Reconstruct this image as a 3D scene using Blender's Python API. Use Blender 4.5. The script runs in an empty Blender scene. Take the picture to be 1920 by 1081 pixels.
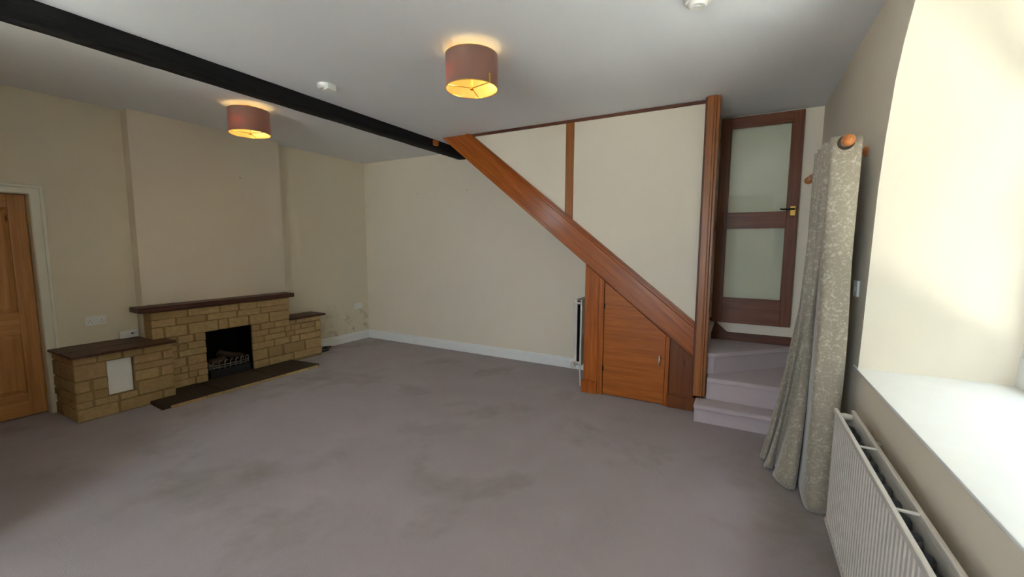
import bpy, bmesh, math, random
from mathutils import Vector, Matrix, noise

# ------------------------------------------------------------------ camera
SC = bpy.context.scene
COL = SC.collection
EYE = 1.45
FPX, YAW, PITCH, ROLL = 784.59, 0.501717, 0.101898, -0.0052392


def make_camera():
    cy, sy, cp, sp = math.cos(YAW), math.sin(YAW), math.cos(PITCH), math.sin(PITCH)
    fwd = Vector((cp * cy, cp * sy, -sp))
    right = Vector((sy, -cy, 0))
    down = fwd.cross(right)
    c, s = math.cos(ROLL), math.sin(ROLL)
    r2 = c * right + s * down
    d2 = -s * right + c * down
    m = Matrix((r2, -d2, -fwd)).transposed().to_4x4()
    m.translation = Vector((0, 0, EYE))
    cam = bpy.data.cameras.new('camera')
    cam.sensor_width = 36
    cam.sensor_fit = 'HORIZONTAL'
    cam.lens = FPX / 1920 * 36
    cam.clip_start = 0.02
    ob = bpy.data.objects.new('camera', cam)
    COL.objects.link(ob)
    ob.matrix_world = m
    SC.camera = ob


make_camera()

# ------------------------------------------------------------------ light
SKY_STRENGTH = 18.0
SUN_STRENGTH = 140.0
SKY_COLOR = (0.75, 0.85, 1.0, 1)
LAMP_WATTS = 2.0
W = bpy.data.worlds.new('sky')
SC.world = W
W.use_nodes = True
bg = W.node_tree.nodes['Background']
bg.inputs[0].default_value = SKY_COLOR
bg.inputs[1].default_value = SKY_STRENGTH
sun = bpy.data.lights.new('sun', 'SUN')
sun.energy = SUN_STRENGTH
sun.angle = 0.01
sun.color = (1.0, 0.98, 0.96)
sun_ob = bpy.data.objects.new('sun', sun)
COL.objects.link(sun_ob)
# the sun stands high behind the house: it lights the garden outside, never the room
sun_ob.rotation_euler = Vector((-0.10, -0.42, -0.85)).to_track_quat('-Z', 'Y').to_euler()
sun_ob.location = (3, 8, 12)
SC.view_settings.view_transform = 'Standard'
SC.view_settings.look = 'None'
SC.view_settings.gamma = 1
SC.view_settings.use_curve_mapping = False
SC.view_settings.exposure = 0.08
SC.cycles.max_bounces = 14
SC.cycles.diffuse_bounces = 10
SC.cycles.sample_clamp_indirect = 40

# ------------------------------------------------------------------ dimensions (metres)
XB, XF = 4.63, -2.50          # far wall, wall behind the camera
YL, YR = 5.12, -0.56          # fireplace wall, window wall
YO = -1.20                    # outer face of the thick window wall
H = 2.675
XC, YC = 0.20, 3.00            # inner corner of the L shape, added behind the viewer to block light


def portal(name, loc, rot, sx, sz):
    l = bpy.data.lights.new(name, 'AREA')
    l.shape = 'RECTANGLE'
    l.size, l.size_y = sx, sz
    l.cycles.is_portal = True
    o = bpy.data.objects.new(name, l)
    o.location = loc
    o.rotation_euler = rot
    COL.objects.link(o)


portal('window_portal', (1.74, YO - 0.01, 1.72), (math.pi / 2, 0, 0), 2.0, 1.85)
portal('window_portal', (XF - 0.26, 1.185, 1.45), (math.pi / 2, 0, -math.pi / 2), 1.55, 1.82)
portal('window_portal', (XC - 0.21, 3.34, 2.07), (math.pi / 2, 0, -math.pi / 2), 0.5, 0.52)


# ------------------------------------------------------------------ material helpers
def lin(c):
    return tuple(((v / 255) / 12.92 if v / 255 <= 0.04045 else ((v / 255 + 0.055) / 1.055) ** 2.4) for v in c) + (1,)


class NT:
    def __init__(self, name):
        self.m = bpy.data.materials.new(name)
        self.m.use_nodes = True
        self.t = self.m.node_tree
        self.b = self.t.nodes['Principled BSDF']
        self.out = self.t.nodes['Material Output']

    def n(self, kind, **kw):
        nd = self.t.nodes.new(kind)
        for k, v in kw.items():
            if k.startswith('i_'):
                nd.inputs[k[2:].replace('_', ' ')].default_value = v
            else:
                setattr(nd, k, v)
        return nd

    def l(self, a, b):
        self.t.links.new(a, b)

    def pos(self):
        return self.n('ShaderNodeNewGeometry').outputs['Position']

    def mapped(self, rot=(0, 0, 0), scale=(1, 1, 1)):
        m1 = self.n('ShaderNodeMapping')
        m1.inputs['Rotation'].default_value = rot
        m2 = self.n('ShaderNodeMapping')
        m2.inputs['Scale'].default_value = scale
        self.l(self.pos(), m1.inputs['Vector'])
        self.l(m1.outputs[0], m2.inputs['Vector'])
        return m2.outputs[0]

    def noise(self, vec, scale, detail=3, rough=0.5, dist=0.0):
        nd = self.n('ShaderNodeTexNoise')
        nd.inputs['Scale'].default_value = scale
        nd.inputs['Detail'].default_value = detail
        nd.inputs['Roughness'].default_value = rough
        nd.inputs['Distortion'].default_value = dist
        self.l(vec, nd.inputs['Vector'])
        return nd.outputs['Fac']

    def ramp(self, fac, stops):
        r = self.n('ShaderNodeValToRGB')
        e = r.color_ramp.elements
        while len(e) < len(stops):
            e.new(0.5)
        for el, (p, c) in zip(e, stops):
            el.position = p
            el.color = c if len(c) == 4 else lin(c)
        self.l(fac, r.inputs[0])
        return r.outputs[0]

    def mix(self, fac, a, b, mode='MIX'):
        nd = self.n('ShaderNodeMix', data_type='RGBA', blend_type=mode)
        for sock, v in ((nd.inputs[0], fac), (nd.inputs[6], a), (nd.inputs[7], b)):
            if hasattr(v, 'links') or hasattr(v, 'is_linked'):
                self.l(v, sock)
            else:
                sock.default_value = v
        return nd.outputs[2]

    def bump(self, h, strength=0.2, dist=0.002):
        b = self.n('ShaderNodeBump')
        b.inputs['Strength'].default_value = strength
        b.inputs['Distance'].default_value = dist
        self.l(h, b.inputs['Height'])
        self.l(b.outputs[0], self.b.inputs['Normal'])

    def col(self, c):
        if isinstance(c, tuple):
            self.b.inputs['Base Color'].default_value = c
        else:
            self.l(c, self.b.inputs['Base Color'])

    def set(self, **kw):
        for k, v in kw.items():
            self.b.inputs[k.replace('_', ' ')].default_value = v


def plain(name, rgb, rough=0.5, metal=0.0, var=0.04, spec=0.5):
    t = NT(name)
    c = lin(rgb)
    d = tuple(v * (1 - var * 2) for v in c[:3]) + (1,)
    t.col(t.mix(t.noise(t.pos(), 14, 3), d, c))
    t.set(Roughness=rough, Metallic=metal, Specular_IOR_Level=spec)
    return t.m


def paint(name, rgb, stain=False, bump=0.25):
    t = NT(name)
    c = lin(rgb)
    d = tuple(v * 0.93 for v in c[:3]) + (1,)
    colr = t.mix(t.noise(t.pos(), 1.7, 4, 0.6), d, c)
    if stain:
        # grey mould blotches that really sit on the plaster low on this wall
        sx = t.n('ShaderNodeSeparateXYZ')
        t.l(t.pos(), sx.inputs[0])
        lo = t.n('ShaderNodeMapRange', i_From_Min=0.62, i_From_Max=0.15)
        t.l(sx.outputs[2], lo.inputs[0])
        rx = t.n('ShaderNodeMapRange', i_From_Min=3.5, i_From_Max=3.9)
        t.l(sx.outputs[0], rx.inputs[0])
        nz = t.n('ShaderNodeMapRange', i_From_Min=0.5, i_From_Max=0.72)
        t.l(t.noise(t.pos(), 11, 5, 0.7), nz.inputs[0])
        m1 = t.n('ShaderNodeMath', operation='MULTIPLY')
        m2 = t.n('ShaderNodeMath', operation='MULTIPLY')
        t.l(lo.outputs[0], m1.inputs[0]); t.l(rx.outputs[0], m1.inputs[1])
        t.l(m1.outputs[0], m2.inputs[0]); t.l(nz.outputs[0], m2.inputs[1])
        colr = t.mix(m2.outputs[0], colr, lin((120, 110, 88)))
    t.col(colr)
    t.set(Roughness=0.85, Specular_IOR_Level=0.25)
    t.bump(t.noise(t.pos(), 190, 4, 0.6), bump, 0.0015)
    return t.m


def wood(name, light, dark, rot=(0, 0, 0), rough=0.35, grain=38, along=1.6, knots=True, coat=0.0, bump=0.12, spec=0.3):
    """grain runs along the X axis of the rotated coordinates"""
    t = NT(name)
    v = t.mapped(rot, (along, grain, grain))
    f = t.noise(v, 1.0, 5, 0.62, 0.6)
    fine = t.noise(t.mapped(rot, (6, 260, 260)), 1.0, 3, 0.6)
    c = t.ramp(f, [(0.30, dark), (0.5, tuple(int((a + b) / 2) for a, b in zip(light, dark))), (0.72, light)])
    c = t.mix(0.28, c, t.ramp(fine, [(0.3, dark), (0.7, light)]))
    if knots:
        vo = t.n('ShaderNodeTexVoronoi')
        vo.inputs['Scale'].default_value = 1.0
        t.l(t.mapped(rot, (2.2, 9, 9)), vo.inputs['Vector'])
        k = t.n('ShaderNodeMapRange', i_From_Min=0.10, i_From_Max=0.03)
        t.l(vo.outputs['Distance'], k.inputs[0])
        c = t.mix(k.outputs[0], c, lin(tuple(int(q * 0.5) for q in dark)))
    t.col(c)
    t.set(Roughness=rough, Coat_Weight=coat, Coat_Roughness=0.12, Specular_IOR_Level=spec)
    t.bump(fine, bump, 0.001)
    return t.m


HP = math.pi / 2
STAIR_ANG = math.atan(0.797)
ORANGE, ORANGE_D = (188, 104, 36), (118, 54, 14)
M = {}
M['wall'] = paint('cream_emulsion', (223, 212, 194))
M['wall_stained'] = paint('cream_emulsion_with_mould', (222, 212, 190), stain=True)
M['ceiling'] = paint('white_ceiling_paint', (227, 229, 233), bump=0.4)
M['white_gloss'] = plain('white_gloss_paint', (228, 228, 226), 0.3)
M['cream_gloss'] = plain('cream_gloss_paint', (226, 222, 205), 0.35)
M['plastic'] = plain('white_plastic', (232, 231, 226), 0.35)
M['rad'] = plain('radiator_enamel', (198, 191, 182), 0.3)
M['rad_dark'] = plain('radiator_inner_steel', (120, 122, 126), 0.6)
M['black'] = plain('black_cast_iron', (22, 22, 24), 0.6)
M['soot_and_gap_shade'] = plain('soot_and_gap_black', (14, 13, 13), 0.95, spec=0.1)  # black for the sooty fire box and for painted shade in the radiator gap
M['iron_grey'] = plain('worn_iron', (128, 122, 114), 0.55, 0.2)
M['chrome'] = plain('chrome', (215, 215, 215), 0.3, 0.9)
M['brass'] = plain('brass', (212, 172, 92), 0.28, 1.0)
M['bronze'] = plain('dark_bronze', (78, 66, 54), 0.35, 0.9)
M['gold'] = plain('brushed_gold', (218, 172, 88), 0.3, 1.0)
M['dark_slot'] = plain('dark_slot', (40, 38, 38), 0.7)
M['cable'] = plain('black_rubber', (16, 16, 17), 0.5)
M['door_wood'] = wood('sapele_door_vertical', (128, 78, 50), (84, 46, 28), (0, HP, 0), 0.4, knots=False)
M['door_wood_h'] = wood('sapele_door_horizontal', (132, 80, 50), (86, 47, 28), (0, 0, -HP), 0.4, knots=False)
M['str'] = wood('varnished_stringer', ORANGE, ORANGE_D, (STAIR_ANG, 0, 0), 0.26, coat=0.12, spec=0.45, knots=False)
# rotate so that the sloping Y-Z grain becomes X
M['wood_v'] = wood('varnished_upright', ORANGE, ORANGE_D, (0, HP, 0), 0.35)
M['wood_v2'] = wood('varnished_upright_brown', (168, 106, 54), (122, 70, 33), (0, HP, 0), 0.35)
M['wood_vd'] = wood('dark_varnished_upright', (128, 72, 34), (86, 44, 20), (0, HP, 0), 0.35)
M['wood_h'] = wood('varnished_ply_door', (182, 104, 40), (134, 68, 22), (0, 0, -HP), 0.35, coat=0.0, grain=26, knots=False)
M['wood_hd'] = wood('dark_stained_trim', (112, 66, 44), (70, 38, 26), (0, 0, -HP), 0.45, knots=False)
M['mantel'] = wood('dark_mantel_timber', (98, 60, 44), (54, 32, 24), (0, 0, 0), 0.45, knots=False)
M['pine_v'] = wood('pine_vertical', (206, 152, 92), (160, 106, 56), (0, HP, 0), 0.42)
M['pine_h'] = wood('pine_horizontal', (208, 154, 94), (164, 110, 58), (0, 0, 0), 0.42)
M['pole'] = wood('oiled_pole', (206, 134, 78), (160, 92, 48), (0, 0, 0), 0.35, knots=False)
M['log'] = wood('log_bark', (96, 74, 58), (44, 32, 26), (0.3, 0.2, 0.5), 0.9, bump=0.6)
M['log_end'] = plain('sawn_log_end', (196, 182, 158), 0.8)


def fix_sloped_grain():
    # Y-Z slope: turn Y' (along the slope) onto X: rotate about X by -angle, then about Z by -90
    t = M['str'].node_tree
    for nd in t.nodes:
        if nd.type == 'MAPPING' and abs(nd.inputs['Rotation'].default_value[0]) > 1e-3:
            nd.inputs['Rotation'].default_value = (-STAIR_ANG, 0, -HP)


fix_sloped_grain()


def stone_mat(name, a, b, c2, rough=0.9, dark=False):
    t = NT(name)
    oi = t.n('ShaderNodeObjectInfo')
    base = t.ramp(oi.outputs['Random'], [(0.0, a), (0.5, b), (1.0, c2)])
    n1 = t.noise(t.pos(), 26, 5, 0.65)
    n2 = t.noise(t.pos(), 140, 4, 0.6)
    base = t.mix(t.ramp(n1, [(0.35, (0, 0, 0, 1)), (0.75, (1, 1, 1, 1))]), t.mix(0.7, base, lin((50, 42, 32) if dark else (138, 112, 72))), base)
    base = t.mix(0.3, base, t.mix(n2, lin((40, 34, 26)), lin((96, 80, 60))) if dark else t.mix(n2, lin((96, 76, 46)), lin((214, 186, 136))))
    t.col(base)
    t.set(Roughness=rough, Specular_IOR_Level=0.2)
    ad = t.n('ShaderNodeMath', operation='ADD')
    t.l(n1, ad.inputs[0]); t.l(n2, ad.inputs[1])
    t.bump(ad.outputs[0], 0.5, 0.004)
    return t.m


M['stone'] = stone_mat('honey_stone', (156, 128, 84), (198, 170, 118), (184, 144, 108))
M['slab'] = stone_mat('hearth_slab', (62, 51, 40), (70, 58, 44), (56, 46, 37), dark=True)
M['mortar'] = plain('sandy_mortar', (146, 122, 84), 0.95, var=0.15, spec=0.1)


def carpet(name, stains=True, tone=1.0):
    t = NT(name)
    p = t.pos()
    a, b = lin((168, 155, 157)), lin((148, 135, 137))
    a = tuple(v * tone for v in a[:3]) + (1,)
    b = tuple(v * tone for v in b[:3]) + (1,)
    c = t.mix(t.noise(p, 420, 2, 0.7), b, a)
    c = t.mix(t.ramp(t.noise(p, 2.2, 4, 0.6, 0.4), [(0.35, (0, 0, 0, 1)), (0.7, (1, 1, 1, 1))]), t.mix(0.35 if stains else 0.1, c, lin((134, 121, 121))), c)
    if stains:
        s = t.ramp(t.noise(p, 1.15, 5, 0.62, 0.3), [(0.54, (0, 0, 0, 1)), (0.72, (1, 1, 1, 1))])
        c = t.mix(s, c, t.mix(0.75, c, lin((112, 98, 84))))
    t.col(c)
    t.set(Roughness=1.0, Specular_IOR_Level=0.05, Sheen_Weight=0.25, Sheen_Roughness=0.6)
    ad = t.n('ShaderNodeMath', operation='ADD')
    t.l(t.noise(p, 480, 2, 0.7), ad.inputs[0]); t.l(t.noise(p, 120, 2), ad.inputs[1])
    t.bump(ad.outputs[0], 0.6, 0.004)
    return t.m


M['carpet'] = carpet('greige_carpet')
M['stair_carpet_lit'] = carpet('greige_stair_carpet_lit', False, 1.45)  # floor carpet colour lightened to stand in for light on the steps


def beam_mat():
    t = NT('black_painted_timber')
    v = t.mapped((0, 0, 0), (1.5, 22, 22))
    f = t.noise(v, 1, 5, 0.65)
    t.col(t.mix(f, lin((12, 11, 12)), lin((28, 26, 26))))
    t.set(Roughness=0.75, Specular_IOR_Level=0.25)
    t.bump(f, 0.8, 0.01)
    return t.m


M['beam'] = beam_mat()


def fabric_mat():
    t = NT('beige_damask')
    p = t.pos()
    v = t.mapped((0.3, 0.2, 0.4), (1, 1, 1))
    w = t.n('ShaderNodeTexWave', wave_type='RINGS', rings_direction='SPHERICAL')
    w.inputs['Scale'].default_value = 5
    w.inputs['Distortion'].default_value = 11
    w.inputs['Detail'].default_value = 2.5
    w.inputs['Detail Scale'].default_value = 3.2
    t.l(v, w.inputs['Vector'])
    vo = t.n('ShaderNodeTexVoronoi')
    vo.inputs['Scale'].default_value = 30
    vo.feature = 'DISTANCE_TO_EDGE'
    t.l(v, vo.inputs['Vector'])
    leaf = t.ramp(w.outputs['Fac'], [(0.70, (0, 0, 0, 1)), (0.82, (1, 1, 1, 1))])
    vein = t.ramp(vo.outputs['Distance'], [(0.02, (1, 1, 1, 1)), (0.06, (0, 0, 0, 1))])
    pat = t.mix(1.0, leaf, vein, 'LIGHTEN')
    brk = t.ramp(t.noise(p, 75, 3, 0.7), [(0.45, (0, 0, 0, 1)), (0.6, (1, 1, 1, 1))])
    pat = t.mix(1.0, pat, brk, 'MULTIPLY')
    t.col(t.mix(pat, lin((140, 129, 112)), lin((172, 162, 146))))
    t.set(Roughness=0.65, Sheen_Weight=0.3)
    t.bump(t.noise(p, 600, 2), 0.2, 0.001)
    return t.m


M['fabric'] = fabric_mat()


def glass_mat(name='thin_glass', refl=0.06):
    t = NT(name)
    tr = t.n('ShaderNodeBsdfTransparent')
    tr.inputs[0].default_value = (0.95, 0.98, 0.96, 1)
    gl = t.n('ShaderNodeBsdfGlossy')
    gl.inputs['Roughness'].default_value = 0.03
    lw = t.n('ShaderNodeLayerWeight')
    lw.inputs['Blend'].default_value = 0.5
    pw = t.n('ShaderNodeMath', operation='POWER')
    pw.inputs[1].default_value = 5
    t.l(lw.outputs['Facing'], pw.inputs[0])
    ma = t.n('ShaderNodeMath', operation='MULTIPLY_ADD')
    ma.inputs[1].default_value = 0.95
    ma.inputs[2].default_value = 0.04
    t.l(pw.outputs[0], ma.inputs[0])
    mx = t.n('ShaderNodeMixShader')
    t.l(ma.outputs[0], mx.inputs[0])
    t.l(tr.outputs[0], mx.inputs[1]); t.l(gl.outputs[0], mx.inputs[2])
    t.l(mx.outputs[0], t.out.inputs['Surface'])
    return t.m


M['glass'] = glass_mat()


def shade_mat(name, rgb, trgb, fac):
    t = NT(name)
    tl = t.n('ShaderNodeBsdfTranslucent')
    tl.inputs[0].default_value = lin(trgb)
    mx = t.n('ShaderNodeMixShader')
    mx.inputs[0].default_value = fac
    c = lin(rgb)
    t.col(t.mix(t.noise(t.pos(), 300, 2), tuple(v * .85 for v in c[:3]) + (1,), c))
    t.set(Roughness=0.55, Sheen_Weight=0.4)
    t.l(t.b.outputs[0], mx.inputs[1]); t.l(tl.outputs[0], mx.inputs[2])
    t.l(mx.outputs[0], t.out.inputs['Surface'])
    return t.m


M['shade'] = shade_mat('mauve_brown_velvet', (118, 102, 88), (240, 112, 36), 0.16)
M['lining'] = shade_mat('gold_lining', (226, 184, 116), (255, 190, 110), 0.15)


def bulb_mat():
    t = NT('lit_bulb')
    e = t.n('ShaderNodeEmission')
    e.inputs[0].default_value = (1, 0.74, 0.34, 1)
    e.inputs[1].default_value = 6
    t.l(e.outputs[0], t.out.inputs['Surface'])
    return t.m


M['bulb'] = bulb_mat()


def ground_mat():
    t = NT('pale_gravel')
    t.col(t.mix(t.noise(t.pos(), 60, 4), lin((150, 148, 142)), lin((196, 193, 186))))
    t.set(Roughness=0.95)
    return t.m


M['gravel'] = ground_mat()



def blocker_mat():
    t = NT('blocker_leaves')
    n = t.noise(t.pos(), 22, 5, 0.7)
    t.col(t.mix(n, lin((20, 22, 18)), lin((54, 58, 48))))
    t.set(Roughness=0.8)
    t.bump(n, 1.0, 0.06)
    return t.m


M['light_blocker'] = blocker_mat()

# ------------------------------------------------------------------ geometry helpers
RND = random.Random(7)


def box(bm, x0, x1, y0, y1, z0, z1, bev=0.0, seg=1, jit=0.0):
    lo = (min(x0, x1), min(y0, y1), min(z0, z1)); hi = (max(x0, x1), max(y0, y1), max(z0, z1))
    vs = [bm.verts.new((hi[0] if i & 1 else lo[0], hi[1] if i & 2 else lo[1], hi[2] if i & 4 else lo[2])) for i in range(8)]
    fs = [bm.faces.new([vs[i] for i in q]) for q in ((0, 2, 3, 1), (4, 5, 7, 6), (0, 1, 5, 4), (2, 6, 7, 3), (0, 4, 6, 2), (1, 3, 7, 5))]
    if jit:
        for v in vs:
            v.co += Vector((RND.uniform(-jit, jit), RND.uniform(-jit, jit) * 0.6, RND.uniform(-jit, jit)))
    if bev:
        es = list({e for f in fs for e in f.edges})
        bmesh.ops.bevel(bm, geom=es, offset=bev, segments=seg, profile=0.6, affect='EDGES', clamp_overlap=True)


def prism(bm, pts, axis, a0, a1, bev=0.0, seg=1):
    """polygon of 2-D points swept along an axis ('x': pts are y,z; 'y': x,z; 'z': x,y)"""
    def p3(p, a):
        return {'x': (a, p[0], p[1]), 'y': (p[0], a, p[1]), 'z': (p[0], p[1], a)}[axis]
    A = [bm.verts.new(p3(p, a0)) for p in pts]
    B = [bm.verts.new(p3(p, a1)) for p in pts]
    n = len(pts)
    fs = [bm.faces.new(A[::-1]), bm.faces.new(B)]
    for i in range(n):
        fs.append(bm.faces.new((A[i], A[(i + 1) % n], B[(i + 1) % n], B[i])))
    bmesh.ops.recalc_face_normals(bm, faces=fs)
    if bev:
        es = list({e for f in fs for e in f.edges})
        bmesh.ops.bevel(bm, geom=es, offset=bev, segments=seg, profile=0.5, affect='EDGES', clamp_overlap=True)


def tube(bm, pts, r, n=8, closed=False, caps=True):
    pts = [Vector(p) for p in pts]
    rings = []
    m = len(pts)
    up = None
    for i, p in enumerate(pts):
        if closed:
            d = pts[(i + 1) % m] - pts[i - 1]
        else:
            d = pts[min(i + 1, m - 1)] - pts[max(i - 1, 0)]
        d.normalize()
        if up is None:
            up = Vector((0, 0, 1)) if abs(d.z) < 0.9 else Vector((1, 0, 0))
        s = d.cross(up).normalized()
        up = s.cross(d).normalized()
        rr = r[i] if isinstance(r, (list, tuple)) else r
        rings.append([bm.verts.new(p + s * rr * math.cos(t) + up * rr * math.sin(t)) for t in (2 * math.pi * k / n for k in range(n))])
    for i in range(m if closed else m - 1):
        a, b = rings[i], rings[(i + 1) % m]
        for k in range(n):
            bm.faces.new((a[k], a[(k + 1) % n], b[(k + 1) % n], b[k]))
    if caps and not closed:
        bm.faces.new(rings[0][::-1]); bm.faces.new(rings[-1])


def lathe(bm, prof, c, axis='z', n=32, closed=False, caps=True):
    """prof: (radius, height) pairs"""
    rings = []
    for r, h in prof:
        ring = []
        for k in range(n):
            t = 2 * math.pi * k / n
            u, v = r * math.cos(t), r * math.sin(t)
            co = {'z': (u, v, h), 'y': (u, h, v), 'x': (h, u, v)}[axis]
            ring.append(bm.verts.new(Vector(c) + Vector(co)))
        rings.append(ring)
    m = len(rings)
    for i in range(m if closed else m - 1):
        a, b = rings[i], rings[(i + 1) % m]
        for k in range(n):
            bm.faces.new((a[k], a[(k + 1) % n], b[(k + 1) % n], b[k]))
    if not closed and caps:
        bm.faces.new(rings[0][::-1]); bm.faces.new(rings[-1])


def obj(name, bm, mat, parent=None, smooth=False, label=None, cat=None, group=None, kind=None, fix=True):
    if fix:
        bmesh.ops.recalc_face_normals(bm, faces=bm.faces)
    if parent is not None:
        org = parent['_org']
        org = Vector(org)
    else:
        xs = [v.co for v in bm.verts]
        org = Vector(((min(v.x for v in xs) + max(v.x for v in xs)) / 2, (min(v.y for v in xs) + max(v.y for v in xs)) / 2, min(v.z for v in xs)))
    for v in bm.verts:
        v.co -= org
    me = bpy.data.meshes.new(name)
    bm.to_mesh(me)
    bm.free()
    me.materials.append(M[mat] if isinstance(mat, str) else mat)
    if smooth:
        me.polygons.foreach_set('use_smooth', [True] * len(me.polygons))
        me.set_sharp_from_angle(angle=math.radians(38))
    o = bpy.data.objects.new(name, me)
    COL.objects.link(o)
    o['_org'] = tuple(org)
    if parent is None:
        o.location = org
    else:
        o.parent = parent
    tag(o, label, cat, group, kind)
    return o


def tag(o, label=None, cat=None, group=None, kind=None):
    for k, v in (('label', label), ('category', cat), ('group', group), ('kind', kind)):
        if v:
            o[k] = v


def root(name, loc, label=None, cat=None, group=None, kind=None):
    o = bpy.data.objects.new(name, None)
    o.empty_display_size = 0.1
    COL.objects.link(o)
    o.location = loc
    o['_org'] = tuple(loc)
    tag(o, label, cat, group, kind)
    return o


def B():
    return bmesh.new()


def quick(name, mat, parent, *args, **kw):
    bm = B()
    box(bm, *args, bev=kw.pop('bev', 0.0), seg=kw.pop('seg', 1), jit=kw.pop('jit', 0.0))
    return obj(name, bm, mat, parent, **kw)


# ------------------------------------------------------------------ room shell
S = 'structure'


def grid_floor():
    bm = B()
    prism(bm, [(XF - 0.25, YR), (XB + 0.2, YR), (XB + 0.2, YL + 0.35), (XC - 0.2, YL + 0.35), (XC - 0.2, YC + 0.2), (XF - 0.25, YC + 0.2)], 'z', -0.08, 0)
    obj('floor', bm, 'carpet', label='worn greige fitted carpet with darker stains across the room', cat='floor', kind=S)


grid_floor()
bm = B()
prism(bm, [(XF - 0.25, YO), (XB + 0.2, YO), (XB + 0.2, YL + 0.35), (XC - 0.2, YL + 0.35), (XC - 0.2, YC + 0.2), (XF - 0.25, YC + 0.2)], 'z', H, H + 0.12)
obj('ceiling', bm, 'ceiling', label='flat white painted ceiling', cat='ceiling', kind=S)

DX0, DX1, DZ = 0.36, 1.145, 1.852     # left door opening
wl = root('wall_left', (2, YL, 0), 'cream painted wall with the chimney breast and pine door', 'wall', kind=S)
bm = B()
box(bm, XC - 0.2, DX0, YL, YL + 0.3, 0, H)
box(bm, DX1, XB + 0.2, YL, YL + 0.3, 0, H)
box(bm, DX0, DX1, YL, YL + 0.3, DZ, H)
box(bm, DX0, DX1, YL + 0.16, YL + 0.3, 0, DZ)  # added backing, unseen behind the door, stops daylight leaking under it
obj('plaster', bm, 'wall_stained', wl)
bm = B()
BX0, BX1, BY = 1.772, 3.203, 4.99
box(bm, BX0, 2.16, BY, YL, 0, H)
box(bm, 2.72, BX1, BY, YL, 0, H)
box(bm, 2.16, 2.72, BY, YL, 0.6, H)
obj('chimney_breast', bm, 'wall', wl)

bm = B()
box(bm, XB, XB + 0.2, YO, YL + 0.3, 0, H)
obj('wall_back', bm, 'wall', label='cream far wall behind the staircase', cat='wall', kind=S)

# window wall with an arched opening
ARCH = [(2.735, 0.812), (2.722, 0.95), (2.705, 1.2), (2.668, 1.72), (2.62, 1.96), (2.545, 2.2), (2.47, 2.33), (2.375, 2.445), (2.24, 2.535), (2.05, 2.595), (1.74, 2.62)]
ARCH = ARCH + [(2 * 1.74 - x, z) for x, z in ARCH[-2::-1]]
bm = B()


def arched_wall(bm, ya, yb):
    fr, bk = {}, {}

    def face(y, pts, flip):
        vs = [bm.verts.new((px, y, pz)) for px, pz in pts]
        bm.faces.new(vs[::-1] if flip else vs)
    x_lo, x_hi = XF - 0.25, XB + 0.2
    for y, fl in ((ya, False), (yb, True)):
        face(y, [(ARCH[0][0], 0), (x_hi, 0), (x_hi, H), (ARCH[0][0], H), ARCH[0]], fl)
        face(y, [(x_lo, 0), (ARCH[-1][0], 0), ARCH[-1], (ARCH[-1][0], H), (x_lo, H)], fl)
        face(y, [(ARCH[-1][0], 0), (ARCH[0][0], 0), ARCH[0], ARCH[-1]], fl)
        for a, b in zip(ARCH, ARCH[1:]):
            face(y, [a, (a[0], H), (b[0], H), b], fl)
    loop = ARCH + [ARCH[0]]
    for a, b in zip(loop, loop[1:]):
        vs = [bm.verts.new(c) for c in ((a[0], ya, a[1]), (b[0], ya, b[1]), (b[0], yb, b[1]), (a[0], yb, a[1]))]
        bm.faces.new(vs)
    bmesh.ops.remove_doubles(bm, verts=bm.verts, dist=1e-5)


arched_wall(bm, YR, YO)
obj('wall_right', bm, 'wall', label='thick cream wall with the arched window recess', cat='wall', kind=S, smooth=True)

# wall behind the camera, with a second window and an added light-blocking step
wf = [3.10, 3.58, 1.82, 2.32]
wg = [0.42, 1.95, 0.55, 2.35]
bm = B()
box(bm, XF - 0.25, XF, YO, wg[0], 0, H)
box(bm, XF - 0.25, XF, wg[1], YC + 0.2, 0, H)
box(bm, XF - 0.25, XF, wg[0], wg[1], 0, wg[2])
box(bm, XF - 0.25, XF, wg[0], wg[1], wg[3], H)
box(bm, XF, XC - 0.2, YC, YC + 0.2, 0, H)
box(bm, XC - 0.2, XC, YC, wf[0], 0, H)
box(bm, XC - 0.2, XC, wf[1], YL + 0.3, 0, H)
box(bm, XC - 0.2, XC, wf[0], wf[1], 0, wf[2])
box(bm, XC - 0.2, XC, wf[0], wf[1], wf[3], H)
obj('wall_front', bm, 'wall', label='cream wall behind the viewer with two casement windows and an added light-blocking step', cat='wall', kind=S)

# outside ground
bm = B()
box(bm, -14, 16, -16, 16, -0.5, -0.4)
obj('ground', bm, 'gravel', label='pale gravel ground outside the windows', cat='ground', kind=S)


bm = B()  # unseen bank of foliage added to block sky light from the arched window
hn, hk = 60, 10
hg = []
for i in range(hn + 1):
    row = []
    for k, (py, pz) in enumerate(((-3.8, -0.4), (-3.7, 0.8), (-3.65, 2.2), (-3.7, 3.8), (-3.9, 6.6), (-4.3, 7.2), (-4.7, 6.6), (-4.9, 3.6), (-4.9, 1.6), (-4.8, -0.4))):
        x = -9 + 20 * i / hn
        d = noise.noise_vector(Vector((x * 1.4, py * 2, pz * 1.4))) * 0.22
        row.append(bm.verts.new((x, py + d.y, pz + (d.z if 0 < k < 9 else 0))))
    hg.append(row)
for a, b in zip(hg, hg[1:]):
    for k in range(9):
        bm.faces.new((a[k], a[k + 1], b[k + 1], b[k]))
bm.faces.new(hg[0]); bm.faces.new(hg[-1][::-1])
obj('light_blocker', bm, 'light_blocker', label='tall dark green light blocker added outside the arched window', cat='light_blocker', kind=S, smooth=True)


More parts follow.
